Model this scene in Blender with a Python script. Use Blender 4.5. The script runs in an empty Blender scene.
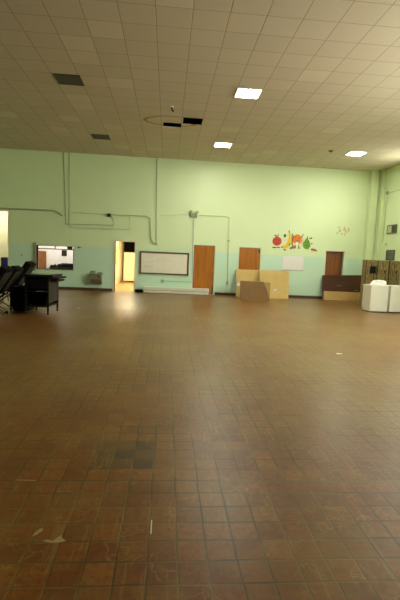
import bpy, bmesh, math, random
from mathutils import Vector, Matrix
random.seed(7)
S = bpy.context.scene
COL = S.collection
PI = math.pi

# ------------------------------------------------------------------ camera
CAM_H = 1.5374
F_PX, PITCH, YAW, ROLL = 418.58, -0.09951, 0.08115, 0.04324
def cam_axes():
    cy, sy = math.cos(YAW), math.sin(YAW)
    fwd = Vector((sy*math.cos(PITCH), cy*math.cos(PITCH), math.sin(PITCH)))
    r0 = Vector((cy, -sy, 0)); u0 = r0.cross(fwd)
    r = math.cos(ROLL)*r0 + math.sin(ROLL)*u0
    u = -math.sin(ROLL)*r0 + math.cos(ROLL)*u0
    return r, u, fwd
AX_R, AX_U, AX_F = cam_axes()
cam_d = bpy.data.cameras.new('camera'); cam = bpy.data.objects.new('camera', cam_d); COL.objects.link(cam)
M = Matrix((AX_R, AX_U, -AX_F)).transposed().to_4x4()
M.translation = Vector((0, 0, CAM_H)); cam.matrix_world = M
cam_d.sensor_fit = 'HORIZONTAL'; cam_d.sensor_width = 36; cam_d.lens = 36*F_PX/400
cam_d.clip_start = 0.05; cam_d.clip_end = 100
S.camera = cam

D = 17.787          # back wall
H = 5.555           # ceiling height
XR = 9.0            # right wall
XL = -10.0          # left wall
YB = -9.0           # wall behind the camera
TX, TY = 0.61, 0.588
CX0, CY0 = -2.777, 7.82

def on_wall(px, py, Y=D):
    """measured point of the photograph on the plane y = Y -> (x, z)"""
    d = AX_R*((px-200)/F_PX) - AX_U*((py-300)/F_PX) + AX_F
    t = Y/d.y
    return d.x*t, d.z*t + CAM_H

# ------------------------------------------------------------------ materials
def new_mat(name):
    m = bpy.data.materials.new(name); m.use_nodes = True
    return m, m.node_tree.nodes, m.node_tree.links, m.node_tree.nodes['Principled BSDF']

def mat(name, col, rough=0.6, metal=0.0, var=0.10, scale=6.0, bump=0.0, spec=0.5, stretch=None):
    m, N, L, B = new_mat(name)
    B.inputs['Roughness'].default_value = rough; B.inputs['Metallic'].default_value = metal
    B.inputs['Specular IOR Level'].default_value = spec
    tc = N.new('ShaderNodeTexCoord'); src = tc.outputs['Object']
    if stretch:
        mp = N.new('ShaderNodeMapping'); mp.inputs['Scale'].default_value = stretch
        L.new(src, mp.inputs['Vector']); src = mp.outputs['Vector']
    n = N.new('ShaderNodeTexNoise'); n.inputs['Scale'].default_value = scale; n.inputs['Detail'].default_value = 4
    L.new(src, n.inputs['Vector'])
    cr = N.new('ShaderNodeValToRGB')
    cr.color_ramp.elements[0].position = 0.3; cr.color_ramp.elements[1].position = 0.7
    cr.color_ramp.elements[0].color = (*[c*(1-var) for c in col], 1)
    cr.color_ramp.elements[1].color = (*[min(1, c*(1+var)) for c in col], 1)
    L.new(n.outputs['Fac'], cr.inputs['Fac']); L.new(cr.outputs['Color'], B.inputs['Base Color'])
    if bump:
        b = N.new('ShaderNodeBump'); b.inputs['Strength'].default_value = bump; b.inputs['Distance'].default_value = 0.01
        L.new(n.outputs['Fac'], b.inputs['Height']); L.new(b.outputs['Normal'], B.inputs['Normal'])
    return m

def glow(name, col, strength):
    m, N, L, B = new_mat(name)
    B.inputs['Base Color'].default_value = (0.8, 0.8, 0.8, 1)
    B.inputs['Emission Color'].default_value = (*col, 1); B.inputs['Emission Strength'].default_value = strength
    return m

class G:
    """small node-math helper"""
    def __init__(s, N, L): s.N, s.L = N, L
    def m(s, op, a, b=None, c=None):
        n = s.N.new('ShaderNodeMath'); n.operation = op
        for i, v in enumerate((a, b, c)):
            if v is None: continue
            if isinstance(v, (int, float)): n.inputs[i].default_value = v
            else: s.L.new(v, n.inputs[i])
        return n.outputs[0]
    def mix(s, fac, a, b, mode='MIX'):
        n = s.N.new('ShaderNodeMix'); n.data_type = 'RGBA'; n.blend_type = mode
        for sock, v in ((n.inputs[0], fac), (n.inputs[6], a), (n.inputs[7], b)):
            if isinstance(v, tuple): sock.default_value = (*v, 1)
            elif isinstance(v, (int, float)): sock.default_value = v
            else: s.L.new(v, sock)
        return n.outputs[2]
    def noise(s, vec, scale, detail=4, rough=0.5, mapping=None):
        if mapping:
            mp = s.N.new('ShaderNodeMapping'); mp.inputs['Scale'].default_value = mapping
            s.L.new(vec, mp.inputs['Vector']); vec = mp.outputs['Vector']
        n = s.N.new('ShaderNodeTexNoise'); n.inputs['Scale'].default_value = scale
        n.inputs['Detail'].default_value = detail; n.inputs['Roughness'].default_value = rough
        s.L.new(vec, n.inputs['Vector']); return n.outputs['Fac']
    def step(s, v, lo, hi):
        n = s.N.new('ShaderNodeMapRange'); n.interpolation_type = 'SMOOTHSTEP'
        s.L.new(v, n.inputs['Value']); n.inputs['From Min'].default_value = lo; n.inputs['From Max'].default_value = hi
        return n.outputs['Result']
    def white(s, x, y, seed=0.0):
        c = s.N.new('ShaderNodeCombineXYZ'); s.L.new(x, c.inputs[0]); s.L.new(y, c.inputs[1]); c.inputs[2].default_value = seed
        w = s.N.new('ShaderNodeTexWhiteNoise'); w.noise_dimensions = '3D'; s.L.new(c.outputs[0], w.inputs['Vector'])
        return w.outputs['Value']

def floor_mat():
    m, N, L, B = new_mat('quarry_tile'); g = G(N, L)
    tc = N.new('ShaderNodeTexCoord'); P = tc.outputs['Object']
    sx = N.new('ShaderNodeSeparateXYZ'); L.new(P, sx.inputs[0])
    T = 0.1545
    wob = g.m('MULTIPLY', g.m('SUBTRACT', g.noise(P, 2.2, 2), 0.5), 0.012)
    wob2 = g.m('MULTIPLY', g.m('SUBTRACT', g.noise(P, 3.1, 2), 0.5), 0.012)
    v = g.m('DIVIDE', g.m('ADD', g.m('ADD', sx.outputs[1], wob2), -1.83 + 40*T), T)
    row = g.m('FLOOR', v)
    jit = g.m('MULTIPLY', g.m('SUBTRACT', g.white(row, row, 3.0), 0.5), 0.05)
    u = g.m('ADD', g.m('DIVIDE', g.m('ADD', g.m('ADD', sx.outputs[0], wob), 0.205 + 80*T), T), jit)
    colm = g.m('FLOOR', u)
    fu, fv = g.m('FRACT', u), g.m('FRACT', v)
    du = g.m('MINIMUM', fu, g.m('SUBTRACT', 1.0, fu)); dv = g.m('MINIMUM', fv, g.m('SUBTRACT', 1.0, fv))
    wvar = g.m('ADD', 0.020, g.m('MULTIPLY', g.noise(P, 9, 3), 0.035))
    d = g.m('MINIMUM', du, dv)
    n_j = N.new('ShaderNodeMapRange'); n_j.interpolation_type = 'SMOOTHSTEP'
    L.new(d, n_j.inputs['Value']); L.new(g.m('MULTIPLY', wvar, 0.25), n_j.inputs['From Min']); L.new(g.m('MULTIPLY', wvar, 1.45), n_j.inputs['From Max'])
    tile = n_j.outputs['Result']                     # 0 in the joint, 1 on the tile
    rnd = g.white(colm, row, 0.0); rnd2 = g.white(colm, row, 5.0)
    big = g.noise(P, 0.55, 4, 0.6); mid = g.noise(P, 9.0, 6, 0.7); fine = g.noise(P, 28, 5, 0.7)
    c = g.mix(rnd, (0.140, 0.037, 0.003), (0.225, 0.072, 0.006))
    c = g.mix(g.m('MULTIPLY', g.step(rnd2, 0.86, 0.96), 0.35), c, (0.11, 0.055, 0.016))
    c = g.mix(g.m('MULTIPLY', g.step(mid, 0.40, 0.72), 0.55), c, (0.235, 0.120, 0.018))
    c = g.mix(g.m('MULTIPLY', g.step(fine, 0.42, 0.68), 0.60), c, (0.065, 0.024, 0.005))
    c = g.mix(g.m('MULTIPLY', g.step(big, 0.40, 0.66), 0.60), c, (0.245, 0.150, 0.034))
    # patch of darker replaced tiles
    px = g.m('ABSOLUTE', g.m('ADD', colm, -79)); py = g.m('ABSOLUTE', g.m('ADD', row, -(40 + 8)))
    inp = g.m('MULTIPLY', g.m('LESS_THAN', px, 1.6), g.m('LESS_THAN', py, 1.1))
    c = g.mix(g.m('MULTIPLY', inp, g.m('ADD', 0.35, g.m('MULTIPLY', rnd2, 0.5))), c, (0.050, 0.036, 0.018))
    # fine scratches
    def scratch(ang, sc, lo):
        mp = N.new('ShaderNodeMapping'); mp.inputs['Rotation'].default_value = (0, 0, ang); mp.inputs['Scale'].default_value = (sc, sc*0.07, 1)
        L.new(P, mp.inputs['Vector'])
        w = N.new('ShaderNodeTexNoise'); w.inputs['Scale'].default_value = 3.0; w.inputs['Detail'].default_value = 3; w.inputs['Distortion'].default_value = 0.4
        L.new(mp.outputs['Vector'], w.inputs['Vector'])
        return g.m('MULTIPLY', g.step(w.outputs['Fac'], lo, lo + 0.06), 1.0)
    scr = g.m('MAXIMUM', scratch(0.5, 7, 0.645), g.m('MAXIMUM', scratch(-0.9, 8, 0.65), scratch(1.35, 7, 0.65)))
    c = g.mix(g.m('MULTIPLY', scr, 0.35), c, (0.28, 0.18, 0.06))
    # web of thin worn scratches
    def web(sc, seed, w_):
        wn = N.new('ShaderNodeTexNoise'); wn.inputs['Scale'].default_value = 4.0 + seed; wn.inputs['Detail'].default_value = 3; L.new(P, wn.inputs['Vector'])
        va = N.new('ShaderNodeVectorMath'); va.operation = 'MULTIPLY_ADD'; L.new(wn.outputs['Color'], va.inputs[0]); va.inputs[1].default_value = (0.3, 0.3, 0); L.new(P, va.inputs[2])
        vo = N.new('ShaderNodeTexVoronoi'); vo.feature = 'DISTANCE_TO_EDGE'; vo.voronoi_dimensions = '2D'; vo.inputs['Scale'].default_value = sc; L.new(va.outputs[0], vo.inputs['Vector'])
        return g.m('SUBTRACT', 1.0, g.step(vo.outputs['Distance'], 0.0, w_))
    wb = g.m('MULTIPLY', g.m('MAXIMUM', web(4.5, 0.0, 0.022), web(8.0, 1.7, 0.030)), g.step(g.noise(P, 3.3, 3), 0.46, 0.62))
    c = g.mix(g.m('MULTIPLY', wb, 0.6), c, (0.33, 0.21, 0.06))
    jc = g.mix(g.step(g.noise(P, 1.6, 4), 0.38, 0.62), (0.058, 0.046, 0.012), (0.18, 0.125, 0.032))
    c = g.mix(tile, jc, c)
    L.new(c, B.inputs['Base Color'])
    B.inputs['Specular IOR Level'].default_value = 0.05
    B.inputs['Coat Weight'].default_value = 1.0; B.inputs['Coat IOR'].default_value = 1.34
    cr_ = g.m('ADD', 0.27, g.m('MULTIPLY', mid, 0.16)); L.new(cr_, B.inputs['Coat Roughness'])
    b2 = N.new('ShaderNodeBump'); b2.inputs['Strength'].default_value = 0.10; b2.inputs['Distance'].default_value = 0.004
    L.new(g.m('ADD', g.m('MULTIPLY', tile, 0.5), g.m('MULTIPLY', mid, 0.6)), b2.inputs['Height']); L.new(b2.outputs['Normal'], B.inputs['Coat Normal'])
    rg = g.m('ADD', 0.40, g.m('ADD', g.m('MULTIPLY', mid, 0.16), g.m('MULTIPLY', big, 0.12)))
    rg = g.m('ADD', rg, g.m('MULTIPLY', g.m('SUBTRACT', 1.0, tile), 0.3))
    L.new(rg, B.inputs['Roughness'])
    hgt = g.m('ADD', g.m('MULTIPLY', tile, 0.6), g.m('ADD', g.m('MULTIPLY', mid, 0.35), g.m('MULTIPLY', rnd, 0.3)))
    b = N.new('ShaderNodeBump'); b.inputs['Strength'].default_value = 0.30; b.inputs['Distance'].default_value = 0.006
    L.new(hgt, b.inputs['Height']); L.new(b.outputs['Normal'], B.inputs['Normal'])
    return m

def ceiling_mat():
    m, N, L, B = new_mat('ceiling_tile'); g = G(N, L)
    tc = N.new('ShaderNodeTexCoord'); P = tc.outputs['Object']
    sx = N.new('ShaderNodeSeparateXYZ'); L.new(P, sx.inputs[0])
    u = g.m('DIVIDE', g.m('ADD', sx.outputs[0], -CX0 + 40*TX), TX); v = g.m('DIVIDE', g.m('ADD', sx.outputs[1], -CY0 + 60*TY), TY)
    cu, cv = g.m('FLOOR', u), g.m('FLOOR', v); fu, fv = g.m('FRACT', u), g.m('FRACT', v)
    du = g.m('MINIMUM', fu, g.m('SUBTRACT', 1.0, fu)); dv = g.m('MINIMUM', fv, g.m('SUBTRACT', 1.0, fv))
    t = g.step(g.m('MINIMUM', du, dv), 0.004, 0.020)
    r = g.white(cu, cv, 1.0); r2 = g.white(cu, cv, 9.0)
    c = g.mix(r, (0.62, 0.555, 0.42), (0.65, 0.585, 0.445))
    c = g.mix(g.m('MULTIPLY', g.step(r2, 0.92, 0.94), 0.5), c, (0.76, 0.69, 0.53))
    c = g.mix(g.m('MULTIPLY', g.noise(P, 0.7, 4), 0.25), c, (0.50, 0.44, 0.31))
    # faint second score line halfway across each tile
    # water stain ring round the missing tiles
    ex = g.m('DIVIDE', g.m('ADD', sx.outputs[0], 0.02), 0.80); ey = g.m('DIVIDE', g.m('ADD', sx.outputs[1], -12.98), 0.46)
    nz = g.m('MULTIPLY', g.m('SUBTRACT', g.noise(P, 2.5, 3), 0.5), 0.35)
    rr = g.m('ADD', g.m('SQRT', g.m('ADD', g.m('MULTIPLY', ex, ex), g.m('MULTIPLY', ey, ey))), nz)
    ring = g.m('SUBTRACT', g.step(rr, 0.84, 0.93), g.step(rr, 1.0, 1.06))
    c = g.mix(ring, c, (0.38, 0.27, 0.08))
    c = g.mix(g.m('MULTIPLY', g.m('SUBTRACT', 1.0, g.step(rr, 0.8, 0.95)), 0.25), c, (0.72, 0.62, 0.40))
    c = g.mix(t, (0.37, 0.32, 0.20), c)
    L.new(c, B.inputs['Base Color']); B.inputs['Roughness'].default_value = 0.85; B.inputs['Specular IOR Level'].default_value = 0.2
    b = N.new('ShaderNodeBump'); b.inputs['Strength'].default_value = 0.4; b.inputs['Distance'].default_value = 0.01
    L.new(g.m('ADD', g.m('MULTIPLY', t, 0.5), g.m('MULTIPLY', g.noise(P, 40, 3), 0.15)), b.inputs['Height']); L.new(b.outputs['Normal'], B.inputs['Normal'])
    return m

def wall_mat(name, up, low):
    m, N, L, B = new_mat(name); g = G(N, L)
    tc = N.new('ShaderNodeTexCoord'); P = tc.outputs['Object']
    sx = N.new('ShaderNodeSeparateXYZ'); L.new(P, sx.inputs[0])
    edge = g.m('ADD', sx.outputs[2], g.m('MULTIPLY', g.m('SUBTRACT', g.noise(P, 3, 2), 0.5), 0.012))
    k = g.step(edge, 1.80, 1.82)
    n1 = g.noise(P, 0.8, 4); n2 = g.noise(P, 7, 4)
    c = g.mix(k, low, up)
    c = g.mix(g.m('MULTIPLY', g.step(n1, 0.4, 0.75), 0.22), c, tuple(x*0.86 for x in up))
    # worn, rubbed paint low on the wall
    worn = g.m('MULTIPLY', g.step(n2, 0.52, 0.68), g.m('SUBTRACT', 1.0, g.step(sx.outputs[2], 0.2, 1.9)))
    c = g.mix(g.m('MULTIPLY', worn, 0.35), c, (0.70, 0.76, 0.60))
    L.new(c, B.inputs['Base Color']); B.inputs['Roughness'].default_value = 0.42; B.inputs['Specular IOR Level'].default_value = 0.4
    b = N.new('ShaderNodeBump'); b.inputs['Strength'].default_value = 0.12; b.inputs['Distance'].default_value = 0.01
    L.new(n2, b.inputs['Height']); L.new(b.outputs['Normal'], B.inputs['Normal'])
    return m

def wood_mat(name, a, b_, rough=0.45, stretch=(9, 9, 0.7), scale=2.2):
    m, N, L, B = new_mat(name); g = G(N, L)
    tc = N.new('ShaderNodeTexCoord'); P = tc.outputs['Object']
    f = g.noise(P, scale, 6, 0.65, stretch)
    c = g.mix(g.step(f, 0.3, 0.7), a, b_)
    L.new(c, B.inputs['Base Color']); B.inputs['Roughness'].default_value = rough; B.inputs['Specular IOR Level'].default_value = 0.25
    return m

def streak_mat():
    m, N, L, B = new_mat('streaked_board'); g = G(N, L)
    tc = N.new('ShaderNodeTexCoord'); P = tc.outputs['Object']
    a = g.noise(P, 1.0, 3, 0.6, (22, 22, 7.0)); b = g.noise(P, 1.0, 3, 0.6, (30, 30, 3.0))
    c = g.mix(g.step(a, 0.38, 0.66), (0.36, 0.27, 0.095), (0.19, 0.13, 0.04))
    c = g.mix(g.m('MULTIPLY', g.step(b, 0.53, 0.62), 0.85), c, (0.075, 0.045, 0.015))
    L.new(c, B.inputs['Base Color']); B.inputs['Roughness'].default_value = 0.6
    return m

UP, LOW = (0.70, 0.84, 0.505), (0.58, 0.82, 0.63)
MT = dict(
    floor=floor_mat(), ceiling=ceiling_mat(), wall=wall_mat('two_tone_wall_paint', UP, LOW),
    plain_wall=mat('upper_wall_paint', UP, 0.5, var=0.05, scale=1.5),
    jamb=mat('cream_jamb', (0.74, 0.72, 0.48), 0.5, var=0.05), cream=mat('cream_paint', (0.82, 0.72, 0.44), 0.5, var=0.05, scale=2),
    base=mat('dark_baseboard', (0.085, 0.048, 0.022), 0.45), pipe=mat('painted_conduit', (0.52, 0.58, 0.32), 0.5),
    pipe_dark=mat('dark_conduit', (0.40, 0.46, 0.25), 0.5), pipe_mint=mat('mint_conduit', (0.30, 0.45, 0.31), 0.5),
    door=wood_mat('orange_wood', (0.33, 0.115, 0.012), (0.47, 0.175, 0.022)), door_dark=wood_mat('brown_wood', (0.19, 0.070, 0.022), (0.29, 0.115, 0.035)),
    frame=wood_mat('brown_frame_wood', (0.12, 0.062, 0.022), (0.18, 0.10, 0.035)),
    board=mat('whiteboard', (0.86, 0.83, 0.67), 0.25, var=0.03, scale=2), white=mat('white_enamel', (0.86, 0.87, 0.76), 0.35, var=0.03, scale=2),
    offwhite=mat('off_white_board', (0.70, 0.70, 0.56), 0.5, var=0.06, scale=4, stretch=(0.4, 4, 4)), paper=mat('white_sheet', (0.84, 0.84, 0.82), 0.6, var=0.02),
    card=mat('tan_cardboard', (0.56, 0.40, 0.14), 0.8, var=0.06, scale=3), card_dark=mat('brown_cardboard', (0.19, 0.105, 0.032), 0.8, var=0.08, scale=3),
    darkboard=wood_mat('dark_brown_board', (0.055, 0.021, 0.008), (0.085, 0.034, 0.013), 0.7, (0.7, 9, 9)), tanboard=mat('tan_board', (0.60, 0.42, 0.15), 0.6, var=0.08, scale=3),
    black=mat('black_vinyl', (0.006, 0.006, 0.006), 0.6, var=0.2, spec=0.05), blackmetal=mat('black_metal', (0.010, 0.010, 0.009), 0.45, var=0.2, spec=0.15),
    greymetal=mat('grey_metal_panel', (0.032, 0.030, 0.020), 0.5, var=0.15, spec=0.1), blotter=mat('grey_green_top', (0.33, 0.34, 0.17), 0.5),
    chrome=mat('chrome', (0.75, 0.75, 0.72), 0.2, 1.0, var=0.03), steel=mat('brushed_steel', (0.36, 0.37, 0.30), 0.35, 0.7, var=0.1),
    legtan=mat('worn_metal_leg', (0.24, 0.18, 0.09), 0.45), blue=mat('blue_vinyl', (0.010, 0.022, 0.13), 0.5),
    streak=streak_mat(), dark=mat('dark_void', (0.006, 0.006, 0.006), 0.9), vent=mat('grey_grille', (0.115, 0.115, 0.075), 0.5), ventdark=mat('dark_grille', (0.055, 0.058, 0.035), 0.5),
    ventlight=mat('pale_grille', (0.28, 0.31, 0.19), 0.5),
    lightframe=mat('light_trim', (0.62, 0.56, 0.40), 0.5),
    lamp=glow('lit_diffuser', (1.0, 0.96, 0.83), 46.0), lamp_k=glow('kitchen_lamp', (1.0, 0.95, 0.92), 11.0), lamp_c=glow('corridor_lamp', (1.0, 0.88, 0.62), 34.0),
    lamp_a=glow('alcove_fill_lamp', (1.0, 0.95, 0.76), 6.0),
    day_dim=glow('high_window_pane', (1.0, 1.0, 0.85), 13.0),
    day_fill=glow('added_fill_pane', (0.99, 1.0, 0.88), 33.0),  # glow of the unseen window added as fill light
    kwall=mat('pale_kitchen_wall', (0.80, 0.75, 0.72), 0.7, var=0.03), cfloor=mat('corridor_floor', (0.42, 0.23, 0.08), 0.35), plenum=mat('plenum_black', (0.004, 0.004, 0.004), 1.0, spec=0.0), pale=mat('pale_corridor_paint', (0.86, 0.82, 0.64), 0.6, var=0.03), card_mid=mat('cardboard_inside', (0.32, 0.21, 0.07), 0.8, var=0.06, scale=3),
    red=mat('apple_red', (0.56, 0.050, 0.018), 0.6), yellow=mat('banana_yellow', (0.80, 0.56, 0.03), 0.6), orange=mat('orange_paint', (0.80, 0.21, 0.010), 0.6),
    green=mat('pear_green', (0.13, 0.36, 0.025), 0.6), leaf=mat('leaf_green', (0.045, 0.14, 0.02), 0.6), ink=mat('dark_paint', (0.05, 0.028, 0.02), 0.6),
    pink=mat('faded_pink', (0.66, 0.46, 0.27), 0.7), halo=mat('pale_yellow_paint', (0.76, 0.78, 0.46), 0.6), brownpaint=mat('brown_paint', (0.40, 0.14, 0.05), 0.6),
    signal=mat('black_plastic', (0.015, 0.015, 0.012), 0.5), smudge=mat('pale_smudge', (0.36, 0.25, 0.10), 0.7),
)

# ------------------------------------------------------------------ mesh helpers
class MB:
    def __init__(s): s.bm = bmesh.new()
    def box(s, lo, hi, bev=0.0, mtx=None):
        r = bmesh.ops.create_cube(s.bm, size=1.0); vs = r['verts']
        c = [(a+b)/2 for a, b in zip(lo, hi)]; d = [abs(b-a) for a, b in zip(lo, hi)]
        for v in vs: v.co = Vector((v.co.x*d[0]+c[0], v.co.y*d[1]+c[1], v.co.z*d[2]+c[2]))
        if bev:
            es = list({e for v in vs for e in v.link_edges})
            rb = bmesh.ops.bevel(s.bm, geom=es, offset=bev, segments=2, affect='EDGES', profile=0.5)
            vs = list({v for f in rb['faces'] for v in f.verts} | {v for v in vs if v.is_valid})
        if mtx is not None: bmesh.ops.transform(s.bm, matrix=mtx, verts=[v for v in vs if v.is_valid])
        return s
    def tube(s, pts, r, seg=8, closed_caps=True):
        pts = [Vector(p) for p in pts]; rings = []
        for i, p in enumerate(pts):
            if i == 0: t = pts[1]-pts[0]
            elif i == len(pts)-1: t = pts[-1]-pts[-2]
            else: t = (pts[i+1]-p).normalized() + (p-pts[i-1]).normalized()
            t.normalize()
            a = t.cross(Vector((0, 0, 1)))
            if a.length < 0.05: a = t.cross(Vector((0, 1, 0)))
            a.normalize(); b = t.cross(a)
            k = r[i] if isinstance(r, (list, tuple)) else r
            rings.append([s.bm.verts.new(p + (a*math.cos(2*PI*j/seg) + b*math.sin(2*PI*j/seg))*k) for j in range(seg)])
        for A, B in zip(rings, rings[1:]):
            for j in range(seg): s.bm.faces.new((A[j], A[(j+1) % seg], B[(j+1) % seg], B[j]))
        s.bm.faces.new(rings[0][::-1]); s.bm.faces.new(rings[-1])
        return s
    def prism(s, pts, vec):
        """polygon (3-D points) swept along vec"""
        a = [s.bm.verts.new(p) for p in pts]; b = [s.bm.verts.new(Vector(p)+Vector(vec)) for p in pts]
        n = len(pts); s.bm.faces.new(a); s.bm.faces.new(b[::-1])
        for i in range(n): s.bm.faces.new((a[i], b[i], b[(i+1) % n], a[(i+1) % n]))
        return s
    def disc(s, c, axis, r, th, seg=20):
        ax = Vector(axis).normalized(); c = Vector(c)
        return s.tube([c-ax*th/2, c+ax*th/2], r, seg)
    def build(s, name, m, parent=None, loc=None, smooth=False):
        bmesh.ops.recalc_face_normals(s.bm, faces=s.bm.faces)
        me = bpy.data.meshes.new(name); s.bm.to_mesh(me); s.bm.free()
        if smooth:
            for p in me.polygons: p.use_smooth = True
        me.materials.append(MT[m]); o = bpy.data.objects.new(name, me); COL.objects.link(o)
        if parent is not None: o.parent = parent
        if loc is not None: o.location = loc
        return o

def tag(o, label=None, cat=None, group=None, kind=None):
    if label: o['label'] = label
    if cat: o['category'] = cat
    if group: o['group'] = group
    if kind: o['kind'] = kind
    return o
def thing(name, label, cat, loc=(0, 0, 0), rz=0.0, group=None):
    o = bpy.data.objects.new(name, None); o.empty_display_size = 0.1; COL.objects.link(o)
    o.location = loc; o.rotation_euler = (0, 0, rz); return tag(o, label, cat, group)
def copy_tree(o, parent=None):
    c = o.copy(); COL.objects.link(c)
    if parent is not None: c.parent = parent
    for ch in list(o.children): copy_tree(ch, c)
    return c
def struct(name, mb, m, label=None, parent=None, loc=None):
    o = mb.build(name, m, parent, loc)
    if parent is None: o['kind'] = 'structure'
    if label: o['label'] = label
    return o

def wall_with_holes(x0, x1, z0, z1, holes, y0, y1):
    """wall in the xz plane, thickness y0..y1, rectangular holes (xa, xb, za, zb)"""
    mb = MB()
    xs = sorted({x0, x1, *[h[0] for h in holes], *[h[1] for h in holes]}); zs = sorted({z0, z1, *[h[2] for h in holes], *[h[3] for h in holes]})
    xs = [x for x in xs if x0 <= x <= x1]; zs = [z for z in zs if z0 <= z <= z1]
    V = {}
    def v(x, y, z):
        k = (round(x, 5), round(y, 5), round(z, 5))
        if k not in V: V[k] = mb.bm.verts.new(k)
        return V[k]
    def solid(i, j):
        if i < 0 or j < 0 or i >= len(xs)-1 or j >= len(zs)-1: return False
        cx, cz = (xs[i]+xs[i+1])/2, (zs[j]+zs[j+1])/2
        return not any(h[0] < cx < h[1] and h[2] < cz < h[3] for h in holes)
    for i in range(len(xs)-1):
        for j in range(len(zs)-1):
            if not solid(i, j): continue
            a, b, c, d = xs[i], xs[i+1], zs[j], zs[j+1]
            mb.bm.faces.new((v(a, y0, c), v(b, y0, c), v(b, y0, d), v(a, y0, d)))
            mb.bm.faces.new((v(a, y1, d), v(b, y1, d), v(b, y1, c), v(a, y1, c)))
            for (di, dj, q) in ((-1, 0, ((a, c), (a, d))), (1, 0, ((b, c), (b, d))), (0, -1, ((a, c), (b, c))), (0, 1, ((a, d), (b, d)))):
                if not solid(i+di, j+dj):
                    (xa, za), (xb, zb) = q
                    mb.bm.faces.new((v(xa, y0, za), v(xb, y0, zb), v(xb, y1, zb), v(xa, y1, za)))
    return mb

# ------------------------------------------------------------------ the setting
struct('floor', MB().box((XL, YB, -0.1), (XR, D, 0)), 'floor', 'worn glossy red-brown quarry tile floor')
WT = 0.18
KX0, KX1, KZ0, KZ1 = -5.36, -3.90, 0.83, 1.77           # serving hatch
DX0, DX1, DZ = -2.20, -1.38, 2.09                        # open doorway
R0, R1 = 6.84, 7.63                                      # recessed door
holes = [(KX0, KX1, KZ0, KZ1), (DX0, DX1, 0, DZ), (R0, R1, 0, 2.09), (1.08, 2.0, 0, 2.1), (3.03, 3.95, 0, 2.085), (-8.3, -6.51, 0, 3.10)]
struct('wall_back', wall_with_holes(XL, XR, 0, H, holes, D, D+WT), 'wall', 'back wall painted yellow-green above mint')
# right wall with high windows (rotated copy of the same builder)
WIN = [(14.3, 15.4, 4.35, 4.95), (5.4, 8.0, 3.3, 4.7)]  # first read off the floor glint; second unseen, added for fill light
wr = wall_with_holes(YB, D, 0, H, WIN, 0, WT)
for v in wr.bm.verts: v.co = Vector((XR + v.co.y, v.co.x, v.co.z))
struct('wall_right', wr, 'wall', 'right wall painted yellow-green')
struct('wall_left', MB().box((XL-WT, YB, 0), (XL, D, H)), 'wall')
struct('wall_front', MB().box((XL-WT, YB-WT, 0), (XR+WT, YB, H)), 'wall')
for i, (a, b, c, d) in enumerate(WIN):
    o = struct('window_%d' % (i+2), MB().box((XR+0.10, a, c), (XR+0.12, b, d)), 'day_dim' if i == 0 else 'day_fill')
    fr = MB()
    for q in (a, (a+b)/2-0.02, b-0.04): fr.box((XR+0.06, q, c), (XR+0.10, q+0.04, d))
    for q in (c, d-0.04): fr.box((XR+0.06, a, q), (XR+0.10, b, q+0.04))
    fr.build('window_frame', 'lightframe', o)

# ceiling with two missing tiles
def tile_rect(j, k): return (CX0+TX*j, CX0+TX*(j+1), CY0+TY*k, CY0+TY*(k+1))
a1 = tile_rect(4, 9); a2 = tile_rect(5, 8)
h1 = (a1[0]+0.06, a1[1]+0.0, a1[2]+0.02, a1[2]+0.47); h2 = (a2[0]+0.04, a2[1]+0.0, a2[2]+0.03, a2[3]+0.09)
lit = [(7, 4), (7, 12), (15, 12), (15, 4)]
dark_v = [(0, 4), (0, 12)]
cm = wall_with_holes(XL, XR, YB, D, [h1, h2], 0, 0.03)
for v in cm.bm.verts: v.co = Vector((v.co.x, v.co.z, H + v.co.y))
struct('ceiling', cm, 'ceiling', 'suspended ceiling of square tan tiles')
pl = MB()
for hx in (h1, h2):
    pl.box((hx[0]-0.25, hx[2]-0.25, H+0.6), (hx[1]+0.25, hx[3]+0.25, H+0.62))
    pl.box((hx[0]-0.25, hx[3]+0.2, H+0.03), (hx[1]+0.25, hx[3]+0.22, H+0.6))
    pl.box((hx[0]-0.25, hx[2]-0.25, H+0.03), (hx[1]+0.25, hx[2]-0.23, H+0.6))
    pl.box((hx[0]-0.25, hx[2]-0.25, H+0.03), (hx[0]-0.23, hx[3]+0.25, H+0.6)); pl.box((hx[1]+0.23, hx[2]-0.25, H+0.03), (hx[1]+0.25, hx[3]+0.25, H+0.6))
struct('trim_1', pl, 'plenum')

# corner pilaster and boxed pipe chase
struct('trim_2', MB().box((8.49, D-0.26, 0), (8.82, D, H), 0.01), 'plain_wall', 'painted pilaster in the right corner')
struct('trim_3', MB().box((8.87, D-0.46, 0), (XR, D, H), 0.008), 'plain_wall', 'painted pipe chase on the right wall')
# baseboards
bb = MB()
for a, b in ((-6.47, -2.28), (-1.33, 1.02), (2.07, 2.98), (4.0, 6.78), (7.69, 8.49)): bb.box((a, D-0.02, 0), (b, D, 0.11))
struct('baseboard_back', bb, 'base')
struct('baseboard_right', MB().box((XR-0.02, YB, 0), (XR, D-0.62, 0.11)), 'base')

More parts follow.
